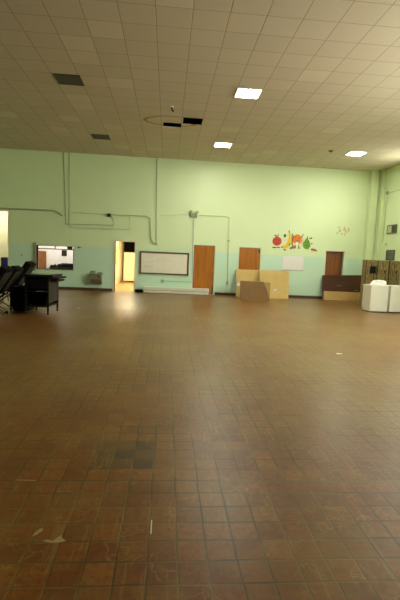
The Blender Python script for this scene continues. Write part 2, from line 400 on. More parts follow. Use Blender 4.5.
# rooms seen through the openings
def room(n, x0, x1, y0, y1, h, wm, fm, skip_front=True):
    struct('floor_%s' % n, MB().box((x0, y0, -0.1), (x1, y1, 0.0)), fm)
    struct('ceiling_%s' % n, MB().box((x0, y0, h), (x1, y1, h+0.05)), wm)
    struct('wall_back_%s' % n, MB().box((x0, y1, 0), (x1, y1+0.1, h)), wm)
    struct('wall_left_%s' % n, MB().box((x0-0.1, y0, 0), (x0, y1, h)), wm); struct('wall_right_%s' % n, MB().box((x1, y0, 0), (x1+0.1, y1, h)), wm)
room('kitchen', -6.22, -3.1, D+WT, 20.3, 2.9, 'kwall', 'cfloor')
room('corridor', -2.62, -0.95, D+WT, 24.2, 2.9, 'pale', 'cfloor')
room('alcove', -8.7, -6.42, D+WT, 19.6, 3.4, 'pale', 'cfloor')
struct('floor_alcove_threshold', MB().box((-8.3, D, -0.1), (-6.51, D+WT, 0.0)), 'cfloor')
struct('floor_threshold', MB().box((DX0, D, -0.1), (DX1, D+WT, 0.0)), 'cfloor')

# ------------------------------------------------------------------ doors and hatch
def frame_mb(x0, x1, z1, y0, y1, w=0.05, z0=0.0, sill=False):
    mb = MB().box((x0-w, y0, z0), (x0, y1, z1+w)).box((x1, y0, z0), (x1+w, y1, z1+w)).box((x0, y0, z1), (x1, y1, z1+w))
    if sill: mb.box((x0-w, y0-0.03, z0-w), (x1+w, y1, z0))
    return mb
def lin(mb): return mb
o = struct('door_1', frame_mb(DX0, DX1, DZ, D-0.02, D+0.02, 0.055), 'jamb', 'cream frame of the open doorway')
MB().box((DX0, D+0.02, 0.0), (DX0+0.035, D+0.06, DZ)).build('door_stop', 'base', o)
dr = struct('door_2', MB().box((1.10, D+0.02, 0.01), (1.98, D+0.065, 2.08)), 'door', 'orange wood door with a knob')
frame_mb(1.08, 2.0, 2.1, D-0.015, D+0.10, 0.045).build('door_frame', 'plain_wall', dr)
MB().tube([(1.90, D+0.02, 1.0), (1.90, D-0.03, 1.0), (1.90, D-0.05, 1.0), (1.90, D-0.08, 1.0)], [0.02, 0.018, 0.034, 0.02], 12).build('door_knob', 'chrome', dr, smooth=True)
MB().box((1.94, D+0.0, 0.03), (1.98, D+0.02, 0.36)).build('kick_plate', 'signal', dr)
dr = struct('door_3', MB().box((3.05, D+0.02, 0.01), (3.93, D+0.065, 2.065)), 'door', 'orange wood door behind cardboard')
frame_mb(3.03, 3.95, 2.085, D-0.015, D+0.10, 0.045).build('door_frame', 'plain_wall', dr)
MB().box((3.87, D-0.01, 1.88), (3.93, D+0.02, 1.98)).build('door_closer', 'ink', dr)
dr = struct('door_4', MB().box((R0, D+0.13, 0.01), (R1, D+0.17, 2.08)), 'door_dark', 'recessed dark brown wood door')
frame_mb(R0, R1, 2.09, D-0.012, D+0.02, 0.035).build('door_frame', 'jamb', dr)
MB().box((R1-0.10, D+0.08, 0.01), (R1, D+0.13, 2.08)).build('door_stop', 'frame', dr)
o = struct('door_5', frame_mb(-8.3, -6.51, 3.10, D-0.012, D+0.02, 0.03), 'jamb', 'tall lit opening at the left edge')
# serving hatch
hw = struct('window_1', frame_mb(KX0, KX1, KZ1, D-0.01, D+WT, 0.02, KZ0, True), 'frame', 'serving hatch with brown frame')
MB().box((KX0, D+0.02, 1.635), (KX1, D+0.08, 1.675)).build('hatch_rail', 'frame', hw)
MB().box((-4.66, D+0.03, 1.675), (-4.62, D+0.07, KZ1)).build('hatch_mullion', 'frame', hw)
MB().box((KX0-0.13, D-0.05, KZ0-0.1), (KX0-0.035, D, KZ1+0.12)).build('hatch_side_strip', 'ventlight', hw)  # darker upright strip left of the hatch
tag(MB().box((-0.10, -0.04, 0), (0.10, 0.03, 0.12), 0.008).build('alarm_box', 'signal', loc=(-4.03, D-0.02, 1.655)), 'small black box mounted at the upper right of the serving hatch', 'alarm box')
tag(MB().box((-0.03, -0.04, 0), (0.03, 0, 0.06), 0.006).box((0.03, -0.03, 0.005), (0.10, 0, 0.03)).build('wall_switch', 'signal', loc=(-3.68, D, 1.74)), 'tiny dark fitting on the wall just right of the serving hatch', 'switch')
tag(MB().disc((0, -0.015, 0), (0, 1, 0), 0.045, 0.03).build('wall_bell', 'pipe_dark', loc=(*(lambda q: (q[0], D, q[1]))(on_wall(22, 255)),)), 'small round dark fitting alone on the mint wall left of the hatch', 'bell')

# kitchen contents
tag(MB().prism([(-0.17, 0, 0), (0.17, 0, 0), (0.10, 0.22, 1.55), (-0.24, 0.22, 1.55)], (0, 0.04, 0)).build('brown_board', 'door_dark', loc=(-5.78, 20.02, 0)), 'tall reddish brown board leaning on the wall inside the serving hatch', 'board')
t = thing('counter', 'long dark low counter along the far wall seen through the hatch', 'counter', (-4.75, 19.95, 0))
MB().box((-0.62, -0.25, 0.08), (0.75, 0.25, 0.80), 0.01).build('cabinet_body', 'blackmetal', t); MB().box((-0.65, -0.28, 0.80), (0.78, 0.27, 0.84), 0.005).build('countertop', 'greymetal', t)
MB().box((-0.60, -0.2, 0), (0.72, 0.2, 0.08)).build('toe_kick', 'signal', t)
t = thing('kitchen_machine', 'dark boxy kitchen machine on the right of the counter through the hatch', 'machine', (-4.60, 19.95, 0.84))
MB().box((-0.42, -0.22, 0), (0.42, 0.2, 0.16), 0.03).build('machine_body', 'black', t); MB().box((-0.30, -0.15, 0.16), (0.25, 0.15, 0.19), 0.01).build('machine_lid', 'blackmetal', t)
t = thing('small_appliance', 'small dark appliance left of the machine on the hatch counter', 'appliance', (-5.24, 19.95, 0.84))
MB().box((-0.15, -0.12, 0), (0.15, 0.12, 0.09), 0.02).build('appliance_body', 'black', t); MB().tube([(0.05, 0, 0.09), (0.05, 0, 0.15)], 0.03).build('appliance_knob', 'signal', t)
tag(MB().box((-0.12, -0.03, -0.14), (0.12, 0, 0.14), 0.01).build('wall_clock', 'greymetal', loc=(-4.86, 20.3, 1.50)), 'dark square clock on the pale wall seen through the hatch', 'clock')
def panel_light(name, label, loc, w, d, m):
    t = thing(name, label, 'light', loc)
    fr = MB()
    for s in (-1, 1):
        fr.box((s*(w/2)-0.02, -d/2-0.02, -0.015), (s*(w/2)+0.02, d/2+0.02, 0)); fr.box((-w/2+0.02, s*(d/2)-0.02, -0.015), (w/2-0.02, s*(d/2)+0.02, 0))
    fr.build('light_frame', 'lightframe', t); MB().box((-w/2+0.02, -d/2+0.02, -0.008), (w/2-0.02, d/2-0.02, 0)).build('diffuser', m, t)
    return t
panel_light('kitchen_light', 'ceiling light in the room behind the serving hatch', (-4.8, 19.1, 2.9), 1.2, 0.6, 'lamp_k')
panel_light('alcove_fill_light', 'unseen ceiling light added to brighten the tall opening at the left edge', (-7.4, 18.8, 3.4), 1.2, 0.6, 'lamp_a')  # unseen lamp added to brighten the opening
panel_light('corridor_light', 'ceiling light in the corridor behind the open doorway', (-1.8, 20.6, 2.9), 0.6, 1.2, 'lamp_c')
# corridor end: pale doors with a black transom, left opening
t = tag(MB().box((-2.47, 24.12, 0.08), (-1.72, 24.2, 1.70)).box((-1.70, 24.12, 0.08), (-0.97, 24.2, 1.70)).build('door_6', 'pale'), 'pale cream double door at the corridor end', kind='structure')
MB().box((-2.49, 24.11, 0.0), (-0.96, 24.2, 0.08)).build('door_sill', 'frame', t)
MB().box((-2.47, 24.10, 1.70), (-0.97, 24.2, 2.45)).build('transom_pane', 'plenum', t)
MB().box((-2.56, 24.08, 0), (-2.47, 24.2, 2.5)).build('door_jamb', 'frame', t)
tag(MB().box((-0.01, -0.35, 0), (0.02, 0.35, 0.9)).build('notice_board', 'tanboard', loc=(-2.60, 21.6, 1.05)), 'tan notice board on the left wall of the corridor', 'notice board')

# ------------------------------------------------------------------ ceiling fittings
names = {(7, 4): 'lit square ceiling light nearest the viewer', (7, 12): 'lit square ceiling light farther back, right of the missing tiles', (15, 12): 'lit square ceiling light near the right end of the back wall', (15, 4): 'lit square ceiling light just off the right edge'}
for (j, k) in lit:
    r = tile_rect(j, k)
    panel_light('ceiling_light', names[(j, k)], ((r[0]+r[1])/2, (r[2]+r[3])/2, H), 0.58, 0.56, 'lamp')['group'] = 'lit ceiling lights'
for (j, k) in dark_v:
    r = tile_rect(j, k); cx, cy = (r[0]+r[1])/2+0.03, (r[2]+r[3])/2
    t = thing('ceiling_vent', 'dark grey square ceiling grille ' + ('nearer the viewer at upper left' if k == 4 else 'farther back, close above the back wall'), 'vent', (cx, cy, H), group='ceiling grilles')
    fr = MB()
    for s in (-1, 1): fr.box((s*0.29-0.015, -0.29, -0.012), (s*0.29+0.015, 0.29, 0)); fr.box((-0.275, s*0.28-0.012, -0.012), (0.275, s*0.28+0.012, 0))
    fr.build('vent_frame', 'ventdark', t); MB().box((-0.275, -0.27, -0.003), (0.275, 0.27, 0)).build('vent_back', 'ventdark', t)
    g_ = MB()
    for q in range(9): g_.box((-0.275, -0.24+q*0.06-0.008, -0.011), (0.275, -0.24+q*0.06+0.008, -0.003))
    g_.build('vent_grid', 'vent', t)
def on_ceiling(px, py):
    d = AX_R*((px-200)/F_PX) - AX_U*((py-300)/F_PX) + AX_F; k = (H-CAM_H)/d.z; return d.x*k, d.y*k
x, y = on_ceiling(172, 106.5)
t = thing('sprinkler_head', 'small white fitting hanging from the ceiling near the missing tiles', 'sprinkler', (x, y, H))
MB().disc((0, 0, -0.01), (0, 0, 1), 0.05, 0.02).build('escutcheon', 'white', t); MB().tube([(0, 0, -0.02), (0, 0, -0.08), (0.05, 0, -0.13)], 0.022).build('spray_arm', 'signal', t)
x, y = on_ceiling(331, 150.7)
t = thing('smoke_detector', 'tiny dark detector on the ceiling left of the right-hand light', 'detector', (x, y, H))
MB().disc((0, 0, -0.012), (0, 0, 1), 0.09, 0.024).build('detector_base', 'brownpaint', t); MB().disc((0, 0, -0.035), (0, 0, 1), 0.05, 0.022).build('detector_cap', 'ink', t)
# broken tile corner hanging under the hole
t = tag(MB().prism([(a1[0]+0.02, a1[2]+0.43, -0.005), (a1[1]-0.0, a1[2]+0.43, -0.005), (a1[1]-0.0, a1[3]-0.01, 0.0), (a1[0]+0.02, a1[3]-0.01, 0.0)], (0, 0, -0.02)).build('broken_ceiling_tile', 'ceiling', loc=(0, 0, 0)), 'broken tan ceiling tile half covering the left missing-tile hole', 'ceiling tile')
for v in t.data.vertices: v.co.z += H
# ------------------------------------------------------------------ conduits on the back wall
def run(name, label, pts, r=0.014, m='pipe', cat='conduit', gap=0.02, zlo=None):
    P3 = []
    for (px, py) in pts:
        x, z = on_wall(px, py, D-gap); P3.append((x, D-gap, min(z, H-0.002)))
    loc = P3[-1]; mb = MB().tube([Vector(p)-Vector(loc) for p in P3], r, 8)
    return tag(mb.build(name, m, loc=loc, smooth=False), label, cat, 'conduits on the walls')
run('conduit', 'left of the two long vertical conduits, dropping from the ceiling above the hatch', [(63.5, 150.5), (65.8, 224), (113.5, 225.3), (113, 219), (110.5, 215.5)], 0.017, 'pipe_dark')
run('conduit', 'right of the two long vertical conduits, bending right toward the doorway', [(69.5, 150.5), (69.7, 227.5), (129.7, 229.5), (129.7, 219), (129.0, 215.4)], 0.013, 'pipe', gap=0.045)
run('conduit', 'thick horizontal conduit coming from the left edge above the tall lit opening', [(-6, 208), (54, 210.6), (58, 212.5), (62.2, 215.5)], 0.030, 'pipe_dark', gap=0.035)
run('conduit', 'thin horizontal conduit ending at the black junction box', [(71, 212.3), (107, 214.6)], 0.011, 'pipe', gap=0.016)
run('conduit', 'conduit from the black junction box stepping down above the whiteboard', [(111, 214.6), (146, 216), (150.2, 218.5), (150.8, 238), (153, 242.5), (155, 243)], 0.017, 'pipe_dark', gap=0.05)
run('conduit', 'vertical conduit dropping from the ceiling straight above the whiteboard', [(157, 156.5), (156.2, 241.5)], 0.015, 'pipe_dark')
run('conduit', 'faint horizontal conduit running to the emergency light from the left', [(158.5, 215.6), (188.5, 214.4)], 0.008, 'pipe', gap=0.012)
run('conduit', 'horizontal conduit leading right from the emergency light, then bending down', [(198.5, 215.3), (226, 216.4), (229, 218), (228.6, 239.3)], 0.012, 'pipe')
run('conduit', 'thin mint conduit running down between the whiteboard and the orange door', [(193.5, 219.5), (192.3, 282), (164.5, 280.8)], 0.012, 'pipe_mint')
run('conduit', 'dark conduit hanging between the two orange doors', [(228.4, 243), (227.5, 281)], 0.014, 'pipe_dark')
def wall_box(name, label, px, py, w, h_, d_, m, cat, gap=0.0):
    x, z = on_wall(px, py)
    return tag(MB().box((-w/2, -d_, -h_/2), (w/2, 0, h_/2), 0.008).build(name, m, loc=(x, D, z)), label, cat)
wall_box('junction_box', 'square black junction box on the wall above and left of the doorway', 109, 215.2, 0.13, 0.13, 0.08, 'signal', 'junction box')
wall_box('junction_box', 'small junction box above the whiteboard at the foot of the vertical conduit', 156, 243.4, 0.10, 0.10, 0.06, 'pipe_dark', 'junction box')
wall_box('junction_box', 'small junction box halfway down between the two orange doors', 228.5, 241, 0.09, 0.09, 0.05, 'pipe_dark', 'junction box')
wall_box('outlet_box', 'dark outlet box low on the wall between the two orange doors', 227.4, 283, 0.09, 0.14, 0.06, 'pipe_dark', 'outlet')
wall_box('outlet_box', 'mint outlet box under the whiteboard at the end of the thin conduit', 162.5, 281, 0.14, 0.13, 0.06, 'pipe_mint', 'outlet')
x, z = on_wall(193.8, 214.8)
t = thing('emergency_light', 'two-headed emergency light on the wall above the left orange door', 'light', (x, D, z))
MB().box((-0.14, -0.08, -0.10), (0.14, 0, 0.06), 0.01).build('battery_case', 'ventlight', t)
for s in (-1, 1):
    hd = MB().tube([(s*0.10, -0.03, 0.06), (s*0.11, -0.05, 0.11), (s*0.13, -0.14, 0.10)], [0.02, 0.05, 0.065], 12).build('lamp_head', 'pipe_dark', t)
# ------------------------------------------------------------------ wall fittings
t = thing('whiteboard', 'long whiteboard with dark wood frame on the wall between doorway and orange door', 'whiteboard', (-0.13, D, 0.78))
MB().box((-0.99, -0.03, 0.05), (0.99, -0.005, 0.90)).build('writing_surface', 'board', t)
fr = MB()
for s in (-1, 1): fr.box((s*1.0-0.035, -0.05, 0), (s*1.0+0.035, 0, 0.95))
fr.box((-0.965, -0.05, 0.885), (0.965, 0, 0.95)).box((-0.965, -0.05, 0), (0.965, 0, 0.06)).build('board_frame', 'frame', t)
MB().tube([(-0.85, -0.034, 0.36), (-0.7, -0.034, 0.30), (-0.5, -0.034, 0.32), (-0.45, -0.034, 0.38)], 0.005, 6).tube([(-0.9, -0.034, 0.44), (-0.2, -0.034, 0.62), (0.3, -0.034, 0.60)], 0.003, 6).build('scribble', 'ventlight', t)
t = thing('white_sheet', 'blank white sheet hung on the mint wall under the painted fruit', 'sheet', (5.40, D, 1.17))
MB().box((-0.47, -0.02, 0.03), (0.46, -0.004, 0.62)).build('sheet', 'paper', t); MB().box((-0.48, -0.025, 0), (0.47, 0, 0.03)).build('bottom_rail', 'steel', t)
t = thing('drinking_fountain', 'grey metal drinking fountain mounted on the mint wall left of the doorway', 'drinking fountain', (-2.91, D, 0.29))
MB().prism([(-0.23, -0.30, 0.06), (0.23, -0.30, 0.06), (0.25, -0.36, 0.42), (-0.25, -0.36, 0.42)], (0, 0, 0)) if False else None
MB().prism([(-0.23, 0, 0), (-0.23, -0.22, 0), (-0.23, -0.36, 0.20), (-0.23, -0.36, 0.40), (-0.23, 0, 0.40)], (0.46, 0, 0)).build('fountain_body', 'steel', t)
MB().box((-0.26, -0.39, 0.40), (0.26, 0, 0.44), 0.012).build('basin', 'ventlight', t); MB().box((-0.26, -0.06, 0.44), (-0.06, 0, 0.54), 0.01).box((0.02, -0.05, 0.44), (0.22, 0, 0.49), 0.01).build('backsplash', 'ventlight', t)
MB().tube([(-0.15, -0.10, 0.44), (-0.15, -0.12, 0.50), (-0.13, -0.18, 0.50)], 0.012).build('spout', 'chrome', t); MB().disc((0.12, -0.37, 0.32), (0, 1, 0), 0.035, 0.03).build('push_button', 'signal', t)
# ------------------------------------------------------------------ painted fruit (flat on the wall)
def ell(cx, cz, rx, rz, y, n=24, rot=0.0):
    c, s = math.cos(rot), math.sin(rot)
    return [(cx + c*rx*math.cos(2*PI*i/n) - s*rz*math.sin(2*PI*i/n), y, cz + s*rx*math.cos(2*PI*i/n) + c*rz*math.sin(2*PI*i/n)) for i in range(n)]
def flat(parent, name, m, polys, y=-0.004, th=0.003):
    mb = MB()
    for p in polys: mb.prism([(a, y, b) for a, _, b in p], (0, th, 0))
    return mb.build(name, m, parent)
def stroke(a, b, w):
    a, b = Vector((a[0], 0, a[1])), Vector((b[0], 0, b[1])); d = (b-a).normalized(); n = Vector((-d.z, 0, d.x))*w/2
    return [tuple(a+n), tuple(b+n), tuple(b-n), tuple(a-n)]
def fruit(name, label, px, py):
    x, z = on_wall(px, py); return thing(name, label, 'wall painting', (x, D-0.001, z), group='painted fruit on the back wall')
t = fruit('painted_apple', 'round red apple painted on the wall, leftmost of the painted fruit', 277, 241)
flat(t, 'halo', 'halo', [ell(0, 0, 0.25, 0.24, 0)], -0.002, 0.002); flat(t, 'apple_body', 'red', [ell(0, -0.01, 0.20, 0.19, 0)], -0.004, 0.002)
flat(t, 'stem', 'ink', [stroke((0, 0.15), (0.05, 0.29), 0.03)], -0.006, 0.002); flat(t, 'leaf', 'leaf', [ell(-0.07, 0.22, 0.07, 0.03, 0, rot=-0.5)], -0.006, 0.002)
flat(t, 'mouth', 'ink', [stroke((-0.08, -0.07), (0, -0.10), 0.02), stroke((0, -0.10), (0.08, -0.07), 0.02)], -0.006, 0.002)
for s in (-1, 1): flat(t, 'eye', 'ink', [ell(s*0.055, 0.05, 0.02, 0.03, 0)], -0.006, 0.002)
[flat(t, 'foot', 'vent', [q], -0.006, 0.002) for q in (ell(-0.10, -0.28, 0.10, 0.03, 0), ell(0.08, -0.27, 0.08, 0.025, 0))]
t = fruit('painted_banana', 'curved yellow banana painted on the wall beside the red apple', 287.5, 241)
arc_o = [(0.10+0.42*math.cos(a)-0.26, 0, 0.12+0.46*math.sin(a)) for a in [(-2.3+i*0.2) for i in range(13)]]
arc_i = [(0.02+0.36*math.cos(a)-0.28, 0, 0.20+0.42*math.sin(a)) for a in [(-2.1+i*0.2) for i in range(12)]]
flat(t, 'halo', 'halo', [ell(0.02, -0.02, 0.20, 0.38, 0, rot=-0.3)], -0.002, 0.002)
outer = [(-0.24, 0, -0.30), (-0.12, 0, -0.34), (0.02, 0, -0.29), (0.13, 0, -0.18), (0.19, 0, -0.03), (0.19, 0, 0.14), (0.13, 0, 0.28), (0.07, 0, 0.38)]
inner = [(0.02, 0, 0.37), (0.05, 0, 0.24), (0.04, 0, 0.10), (0.0, 0, -0.03), (-0.07, 0, -0.14), (-0.17, 0, -0.21)]
flat(t, 'banana_body', 'yellow', [outer+inner], -0.004, 0.002); flat(t, 'stem', 'ink', [stroke((0.05, 0.36), (0.04, 0.45), 0.04)], -0.006, 0.002); flat(t, 'tip', 'ink', [stroke((-0.25, -0.29), (-0.21, -0.25), 0.05)], -0.006, 0.002)
flat(t, 'leaf', 'leaf', [ell(-0.13, 0.22, 0.06, 0.07, 0)], -0.006, 0.002); flat(t, 'arm', 'leaf', [stroke((0.17, -0.04), (0.24, -0.16), 0.04), ell(0.10, -0.14, 0.03, 0.05, 0)], -0.006, 0.002)
[flat(t, 'foot', 'leaf', [q], -0.006, 0.002) for q in (ell(-0.10, -0.38, 0.06, 0.03, 0), ell(0.16, -0.30, 0.04, 0.05, 0))]
t = fruit('painted_orange', 'round orange with raised arms painted between banana and pear', 297.3, 240)
flat(t, 'halo', 'halo', [ell(0, -0.04, 0.27, 0.31, 0)], -0.002, 0.002); flat(t, 'orange_body', 'orange', [ell(0, 0.02, 0.205, 0.215, 0)], -0.004, 0.002)
flat(t, 'mouth', 'brownpaint', [ell(0, -0.02, 0.09, 0.03, 0)], -0.006, 0.002)
for s in (-1, 1):
    flat(t, 'eye', 'ink', [ell(s*0.07, 0.09, 0.02, 0.03, 0)], -0.006, 0.002)
    flat(t, 'arm', 'ink', [stroke((s*0.17, 0.12), (s*0.25, 0.26), 0.03)], -0.006, 0.002)
    flat(t, 'leg', 'leaf', [stroke((s*0.06, -0.17), (s*0.08, -0.32), 0.03), ell(s*0.10, -0.34, 0.05, 0.025, 0)], -0.006, 0.002)
flat(t, 'white_glove', 'paper', [ell(0.0, -0.16, 0.08, 0.07, 0)], -0.008, 0.002)
t = fruit('painted_berries', 'small reddish berries painted low between banana and orange', 293.8, 247.5)
flat(t, 'berry', 'brownpaint', [ell(-0.05, 0, 0.06, 0.06, 0), ell(0.04, 0.03, 0.05, 0.05, 0)], -0.012, 0.002); flat(t, 'berry_leaf', 'leaf', [ell(-0.05, 0.08, 0.04, 0.02, 0)], -0.012, 0.002)
t = fruit('painted_pear', 'green pear painted on the wall, the tallest green fruit right of the orange', 306.8, 243)
flat(t, 'halo', 'halo', [ell(0.0, -0.05, 0.21, 0.28, 0)], -0.002, 0.002)
pear = [(0.17*math.sin(a)*(1 if math.cos(a) < 0 else 1-0.45*math.cos(a)), 0, -0.08-0.19*(-1 if False else 1)*(-math.cos(a))*(1.55 if math.cos(a) > 0 else 1.0)) for a in [2*PI*i/28 for i in range(28)]]
flat(t, 'pear_body', 'green', [pear], -0.004, 0.002); flat(t, 'stem', 'ink', [stroke((0.0, 0.20), (0.03, 0.29), 0.03)], -0.006, 0.002); flat(t, 'leaf', 'leaf', [ell(0.16, 0.21, 0.07, 0.03, 0, rot=0.3)], -0.006, 0.002)
for s in (-1, 1): flat(t, 'eye', 'ink', [ell(s*0.05, 0.02, 0.018, 0.026, 0)], -0.006, 0.002)
flat(t, 'mouth', 'leaf', [ell(0, -0.11, 0.07, 0.02, 0)], -0.006, 0.002); flat(t, 'hand', 'ink', [ell(0.22, -0.02, 0.03, 0.03, 0)], -0.006, 0.002)
t = fruit('painted_nuts', 'small brown nuts painted low at the right end of the fruit row', 313.5, 249.8)
flat(t, 'nut', 'brownpaint', [ell(-0.06, 0.01, 0.06, 0.05, 0), ell(0.04, 0, 0.06, 0.05, 0), ell(0.12, -0.03, 0.04, 0.03, 0)], -0.004, 0.002); flat(t, 'nut_shadow', 'pink', [ell(0.03, -0.06, 0.16, 0.015, 0)], -0.006, 0.002)
x, z = on_wall(343.5, 231)
t = thing('faded_wall_drawing', 'faded pale pink drawing high on the wall above the recessed door', 'wall painting', (x, D-0.001, z))
random.seed(3)
[flat(t, 'pink_petal', 'pink', [ell(a, b, 0.035, 0.10, 0, 14, r)], -0.004, 0.002) for a, b, r in ((-0.16, 0.02, 0.5), (0.02, 0.10, -0.15), (0.10, 0.0, 0.3), (0.22, 0.05, 0.2))]
[flat(t, 'green_stem', 'ventlight', [q], -0.006, 0.002) for q in (stroke((-0.3, -0.14), (-0.2, -0.02), 0.025), stroke((-0.12, -0.16), (-0.02, -0.10), 0.025), stroke((0.06, -0.2), (0.06, -0.08), 0.02), stroke((-0.28, 0.14), (-0.14, 0.17), 0.02))]

# ------------------------------------------------------------------ things along the back wall
t = thing('bleacher_board', 'long low white boxed bench lying on the floor under the whiteboard', 'bench', (0.41, 17.58, 0))
MB().box((-1.36, -0.15, 0.02), (1.36, 0.15, 0.125), 0.006).build('lower_board', 'offwhite', t); MB().box((-1.33, -0.13, 0.125), (1.33, 0.13, 0.14)).build('gap_strip', 'frame', t)
MB().box((-1.37, -0.16, 0.14), (1.37, 0.16, 0.265), 0.006).build('upper_board', 'offwhite', t)
for s in (-1, 1): MB().box((s*1.2-0.05, -0.14, 0), (s*1.2+0.05, 0.14, 0.02)).build('foot', 'signal', t)
tag(MB().box((-0.13, -0.10, 0), (0.13, 0.12, 0.13), 0.01).build('black_bag', 'black', loc=(-1.14, 17.62, 0)), 'small black bundle on the floor beside the open doorway', 'bag')
# cardboard sheets leaning on the wall
def lean_sheet(name, label, x0, x1, zt0, zt1, ybot, ytop, th, m, dx=0.0, grp=None):
    hgt = max(zt0, zt1); cx = (x0+x1)/2
    mb = MB().prism([(x0-cx, 0, 0), (x1-cx, 0, 0), (x1-cx+dx, ytop-ybot, zt1), (x0-cx, ytop-ybot, zt0)], (0, th, 0))
    t = thing(name, label, 'cardboard', (cx, ybot, 0), group=grp)
    mb.build('sheet', m, t); return t
s1 = lean_sheet('cardboard_sheet', 'tall tan cardboard sheet leaning in front of the right orange door', 2.93, 3.93, 1.135, 1.145, 17.28, 17.69, 0.03, 'card')
s2 = lean_sheet('cardboard_sheet', 'wider tan cardboard sheet leaning right of the covered orange door', 3.90, 5.06, 1.15, 1.165, 16.98, 17.45, 0.03, 'card', 0.10)
MB().box((-0.06, -0.012, -0.06), (0.06, 0, 0.07)).build('white_tape', 'paper', s1, (-0.43, 0.15, 0.50)); MB().box((-0.06, -0.012, -0.05), (0.06, 0, 0.06)).build('white_tape', 'paper', s2, (0.03, 0.14, 0.34))
t = thing('bent_cardboard', 'low brown bent cardboard standing in front of the tan sheets', 'cardboard', (3.45, 16.15, 0))
MB().prism([(-0.58, 0.0, 0), (0.60, 0.0, 0), (0.57, 0.06, 0.20), (0.50, 0.13, 0.42), (0.38, 0.22, 0.70), (-0.55, 0.22, 0.70)], (0, 0.02, 0)).build('front_face', 'card_dark', t)
MB().prism([(0.605, 0.0, 0), (0.63, 0.05, 0.2), (0.645, 0.13, 0.45), (0.655, 0.20, 0.69), (0.39, 0.215, 0.70), (0.51, 0.125, 0.42), (0.58, 0.055, 0.20)], (0, 0.02, 0)).build('side_flap', 'card_mid', t)
MB().prism([(-0.55, 0.24, 0.70), (0.38, 0.24, 0.70), (0.36, 0.36, 0.715), (-0.53, 0.36, 0.715)], (0, 0, 0.008)).build('top_fold', 'card_mid', t)
# boards in front of the recessed door
t = thing('tan_panel', 'low tan wooden panel standing on the floor before the recessed door', 'panel', (7.66, 17.30, 0))
MB().box((-0.98, 0, 0), (0.82, 0.05, 0.37), 0.006).build('panel_board', 'tanboard', t); MB().box((-1.02, 0.0, 0.02), (-0.98, 0.05, 0.33)).build('end_cap', 'signal', t)
t = thing('brown_tabletop', 'dark brown tabletop leaning on the wall above the low tan panel', 'tabletop', (7.66, 17.44, 0))
MB().prism([(-1.0, 0.0, 0.30), (0.82, 0.0, 0.30), (0.82, 0.26, 1.10), (-0.94, 0.26, 1.03)], (0, 0.035, 0)).build('board', 'darkboard', t)
for q in (-0.7, 0.8): MB().box((q-0.02, 0.02, 0), (q+0.02, 0.06, 0.32)).build('leg', 'signal', t)
MB().box((-0.34, 0.10, 0.595), (-0.14, 0.115, 0.625)).build('scuff_mark', 'legtan', t); MB().box((0.42, 0.035, 0.43), (0.60, 0.05, 0.455)).build('scuff_mark', 'legtan', t)

# streaked tall cabinets in the right corner
def locker(label, x, hole=False, first=None):
    t = thing('storage_cabinet', label, 'cabinet', (x, 15.75, 0), group='streaked cabinets by the right wall')
    MB().box((-0.222, -0.20, 0), (0.222, 0.10, 1.75)).build('cabinet_body', 'streak', t)
    MB().box((-0.222, -0.232, 0.02), (-0.205, -0.2, 1.74)).build('door_edge', 'ink', t)
    if hole:
        hw_ = wall_with_holes(-0.203, 0.215, 0.06, 1.735, [(-0.05, 0.18, 1.25, 1.50)], -0.225, -0.20).build('cabinet_door', 'streak', t)
        MB().box((-0.05, -0.204, 1.25), (0.18, -0.2005, 1.50)).build('square_hole', 'dark', t)
        fr = MB()
        for a, b, c, d in ((-0.07, -0.05, 1.23, 1.52), (0.18, 0.20, 1.23, 1.52), (-0.05, 0.18, 1.50, 1.52), (-0.05, 0.18, 1.23, 1.25)): fr.box((a, -0.235, c), (b, -0.22, d))
        fr.build('hole_rim', 'ink', t)
    else:
        dd = MB().box((-0.203, -0.225, 0.06), (0.215, -0.20, 1.735)).build('cabinet_door', 'streak', t)
        MB().box((0.05, -0.245, 1.25), (0.10, -0.225, 1.38), 0.006).build('door_handle', 'ink', dd)
    return t
locker('streaked tan cabinet with a square dark hole in its door', 7.80, True)
locker('streaked tan cabinet standing in the middle of the three', 8.26)
locker('streaked tan cabinet nearest the right wall', 8.72)
# white appliances
def white_box(label, x, y, rz, grp='white cabinets at the right'):
    t = thing('white_cabinet', label, 'cabinet', (x, y, 0), rz, grp)
    MB().box((-0.305, -0.285, 0.03), (0.305, 0.285, 0.875), 0.012).build('cabinet_body', 'white', t); MB().box((-0.31, -0.29, 0.875), (0.31, 0.29, 0.90), 0.008).build('cabinet_top', 'white', t)
    MB().box((-0.265, -0.25, 0), (0.265, 0.25, 0.03)).build('plinth', 'signal', t)
    return t
white_box('plain white cabinet with a white bundle on top', 7.02, 13.57, 0.0)
white_box('plain white cabinet cut by the right edge of the photo', 7.70, 13.57, 0.0)
t = tag(MB().prism([(-0.25, -0.12, 0), (0.21, -0.12, 0), (0.20, -0.11, 0.13), (0.10, -0.11, 0.165), (-0.12, -0.11, 0.15), (-0.20, -0.11, 0.07)], (0, 0.26, 0)).build('white_bundle', 'paper', loc=(7.10, 13.55, 0.90)), 'white folded bundle lying on top of the left white cabinet', 'bundle')
